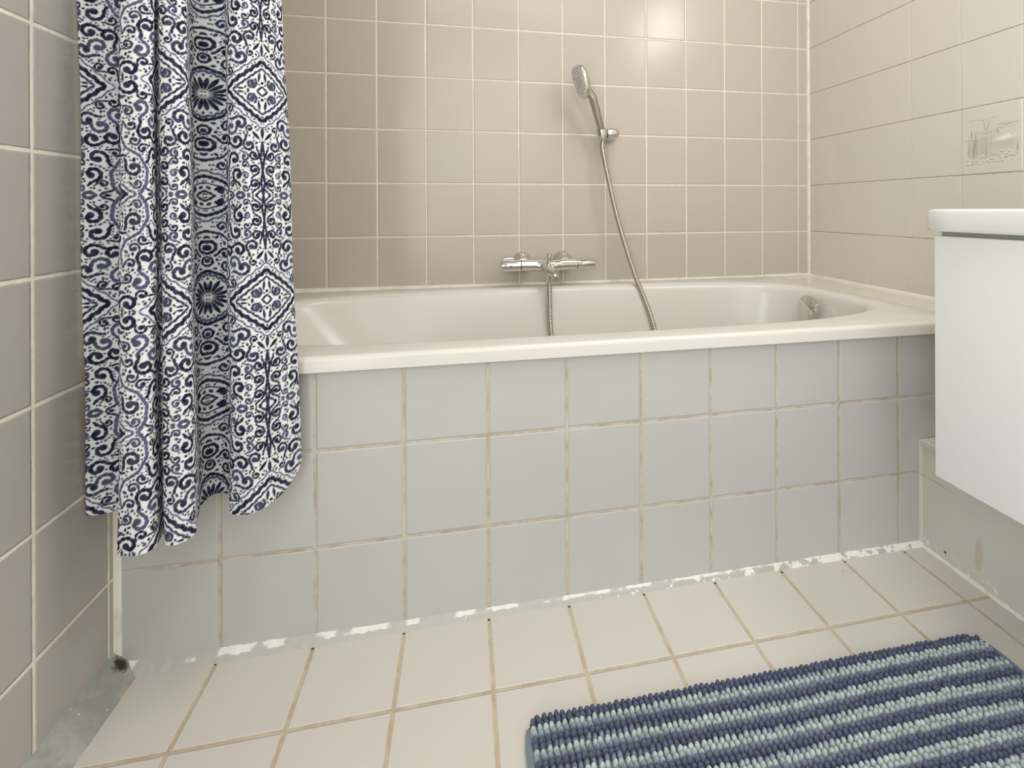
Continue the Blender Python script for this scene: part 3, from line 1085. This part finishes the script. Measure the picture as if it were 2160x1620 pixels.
# ------------------------------------------------------------------ bath mat
mat_e = empty('bath_mat', (-0.81, -1.21, 0.0), 'blue and mint striped chenille bath mat on the cream floor tiles', 'bath mat')
MX0, MX1 = -1.2095, -0.4030
MD = 0.52
slope = -0.0125


def mat_pt(x, s):
    """s: distance from the back edge towards the camera"""
    return x + s * 0.010, -0.966 + slope * (x - MX0) / (MX1 - MX0) * 0.8 - s


bm = bmesh.new()
nb = 120
rowsB = []
for h, o in ((0.0005, 0.0), (0.007, 0.002), (0.010, -0.002), (0.010, -0.006)):
    ring = []
    for k in range(nb):
        a = 2 * math.pi * (k + 0.5) / nb
        c, s = math.cos(a), math.sin(a)
        n = 26
        rr = (abs(c) ** n + abs(s) ** n) ** (-1 / n)
        x = (MX0 + MX1) / 2 + ((MX1 - MX0) / 2 + o) * c * rr
        ss_ = MD / 2 + (MD / 2 + o) * -s * rr
        px, py = mat_pt(x, ss_)
        ring.append(bm.verts.new((px, py, h)))
    rowsB.append(ring)
for A, B in zip(rowsB, rowsB[1:]):
    for k in range(nb):
        bm.faces.new((A[k], A[(k + 1) % nb], B[(k + 1) % nb], B[k]))
bm.faces.new(rowsB[0][::-1])
bm.faces.new(rowsB[-1])
m_back_cloth = NT('blue_grey_backing')
m_back_cloth.base(srgb(128, 140, 152), 0.95, spec=0.1)
m_back_cloth.bump(m_back_cloth.noise(900, 2), 0.0006)
link('backing', bm, m_back_cloth.m, mat_e, smooth=True)

PX, PY = 0.00925, 0.0081
ncx = int((MX1 - MX0 - 0.014) / PX)
ncy = int((MD - 0.008) / PY)
# one tuft: egg-shaped dome leaning a little, 8 x 5
ua, va = 10, 6
tuft = []
for j in range(va):
    f = j / (va - 1)
    ph = f * math.pi / 2
    r = math.cos(ph) ** 0.75 if j < va - 1 else 0.0
    h = math.sin(ph)
    if j == 0:
        r, h = 0.86, -0.25
    for i in range(ua):
        a = 2 * math.pi * i / ua
        tuft.append((r * math.cos(a), r * math.sin(a), h))
tuft = np.array(tuft)
fc = []
for j in range(va - 1):
    for i in range(ua):
        fc.append((j * ua + i, j * ua + (i + 1) % ua, (j + 1) * ua + (i + 1) % ua, (j + 1) * ua + i))
fc = np.array(fc)
LIGHT = np.array(srgb(188, 204, 200))
MID = np.array(srgb(126, 133, 152))
DARK = np.array(srgb(88, 96, 118))
vs, cs, fs = [], [], []
cnt = 0
for r in range(ncy):
    for c in range(ncx):
        x = MX0 + 0.011 + c * PX + (0.10 * PX if r % 2 else 0) + random.gauss(0, 0.0006)
        s = 0.0045 + r * PY + random.gauss(0, 0.0005)
        ed = min(c, ncx - 1 - c)
        if r == 0 and ed < 1:
            continue
        px, py = mat_pt(x, s)
        hgt = 0.0105 * random.uniform(0.85, 1.12)
        if r == 0:
            hgt *= 0.75
        sc = np.array([0.0047 * random.uniform(0.92, 1.08), 0.0050 * random.uniform(0.92, 1.1), hgt])
        v = tuft * sc
        v[:, 1] += (v[:, 2] / 0.01) * random.gauss(0.0006, 0.0006)
        v[:, 0] += (v[:, 2] / 0.01) * random.gauss(0, 0.0006)
        v = v + np.array([px, py, 0.0085])
        # stripe colour along the yarn: four rows to a stripe, drifting slowly across the mat
        drift = 0.35 * math.sin(c * 0.11 + r * 0.07) + 0.25 * math.sin(c * 0.043 + 1.3)
        ph = ((r - 1.6 + drift + (tuft[:, 1] * -0.45)) % 4) / 4
        k = np.interp(ph, [0, 0.05, 0.12, 0.40, 0.56, 0.68, 0.93, 1.0], [0, 0.5, 1, 1, 0.45, 0.1, 0, 0])
        k = k * random.uniform(0.86, 1.0)
        col = np.where(k[:, None] > 0.5, MID + (LIGHT - MID) * ((k[:, None] - 0.5) * 2), DARK + (MID - DARK) * (k[:, None] * 2))
        if r < 2:
            col = np.tile(DARK, (len(v), 1)) * 1.08
        col = col * random.uniform(0.92, 1.08)
        vs.append(v)
        cs.append(col)
        fs.append(fc + cnt)
        cnt += len(v)
vs, cs, fs = np.concatenate(vs), np.concatenate(cs), np.concatenate(fs)
me = bpy.data.meshes.new('pile')
me.vertices.add(len(vs))
me.vertices.foreach_set('co', vs.reshape(-1).astype(np.float32))
me.loops.add(fs.size)
me.loops.foreach_set('vertex_index', fs.reshape(-1).astype(np.int32))
me.polygons.add(len(fs))
me.polygons.foreach_set('loop_start', (np.arange(len(fs)) * 4).astype(np.int32))
me.update(calc_edges=True)
at = me.color_attributes.new('dye', 'FLOAT_COLOR', 'POINT')
c4 = np.ones((len(vs), 4), np.float32)
c4[:, :3] = cs
at.data.foreach_set('color', c4.reshape(-1))
m_pile = colour_mat('chenille_pile', 0.95, 0.1)
m_pile.bump(m_pile.noise(1400, 2), 0.0007)
pl = link('pile', me, m_pile.m, mat_e, smooth='all')
pl['kind'] = 'stuff'
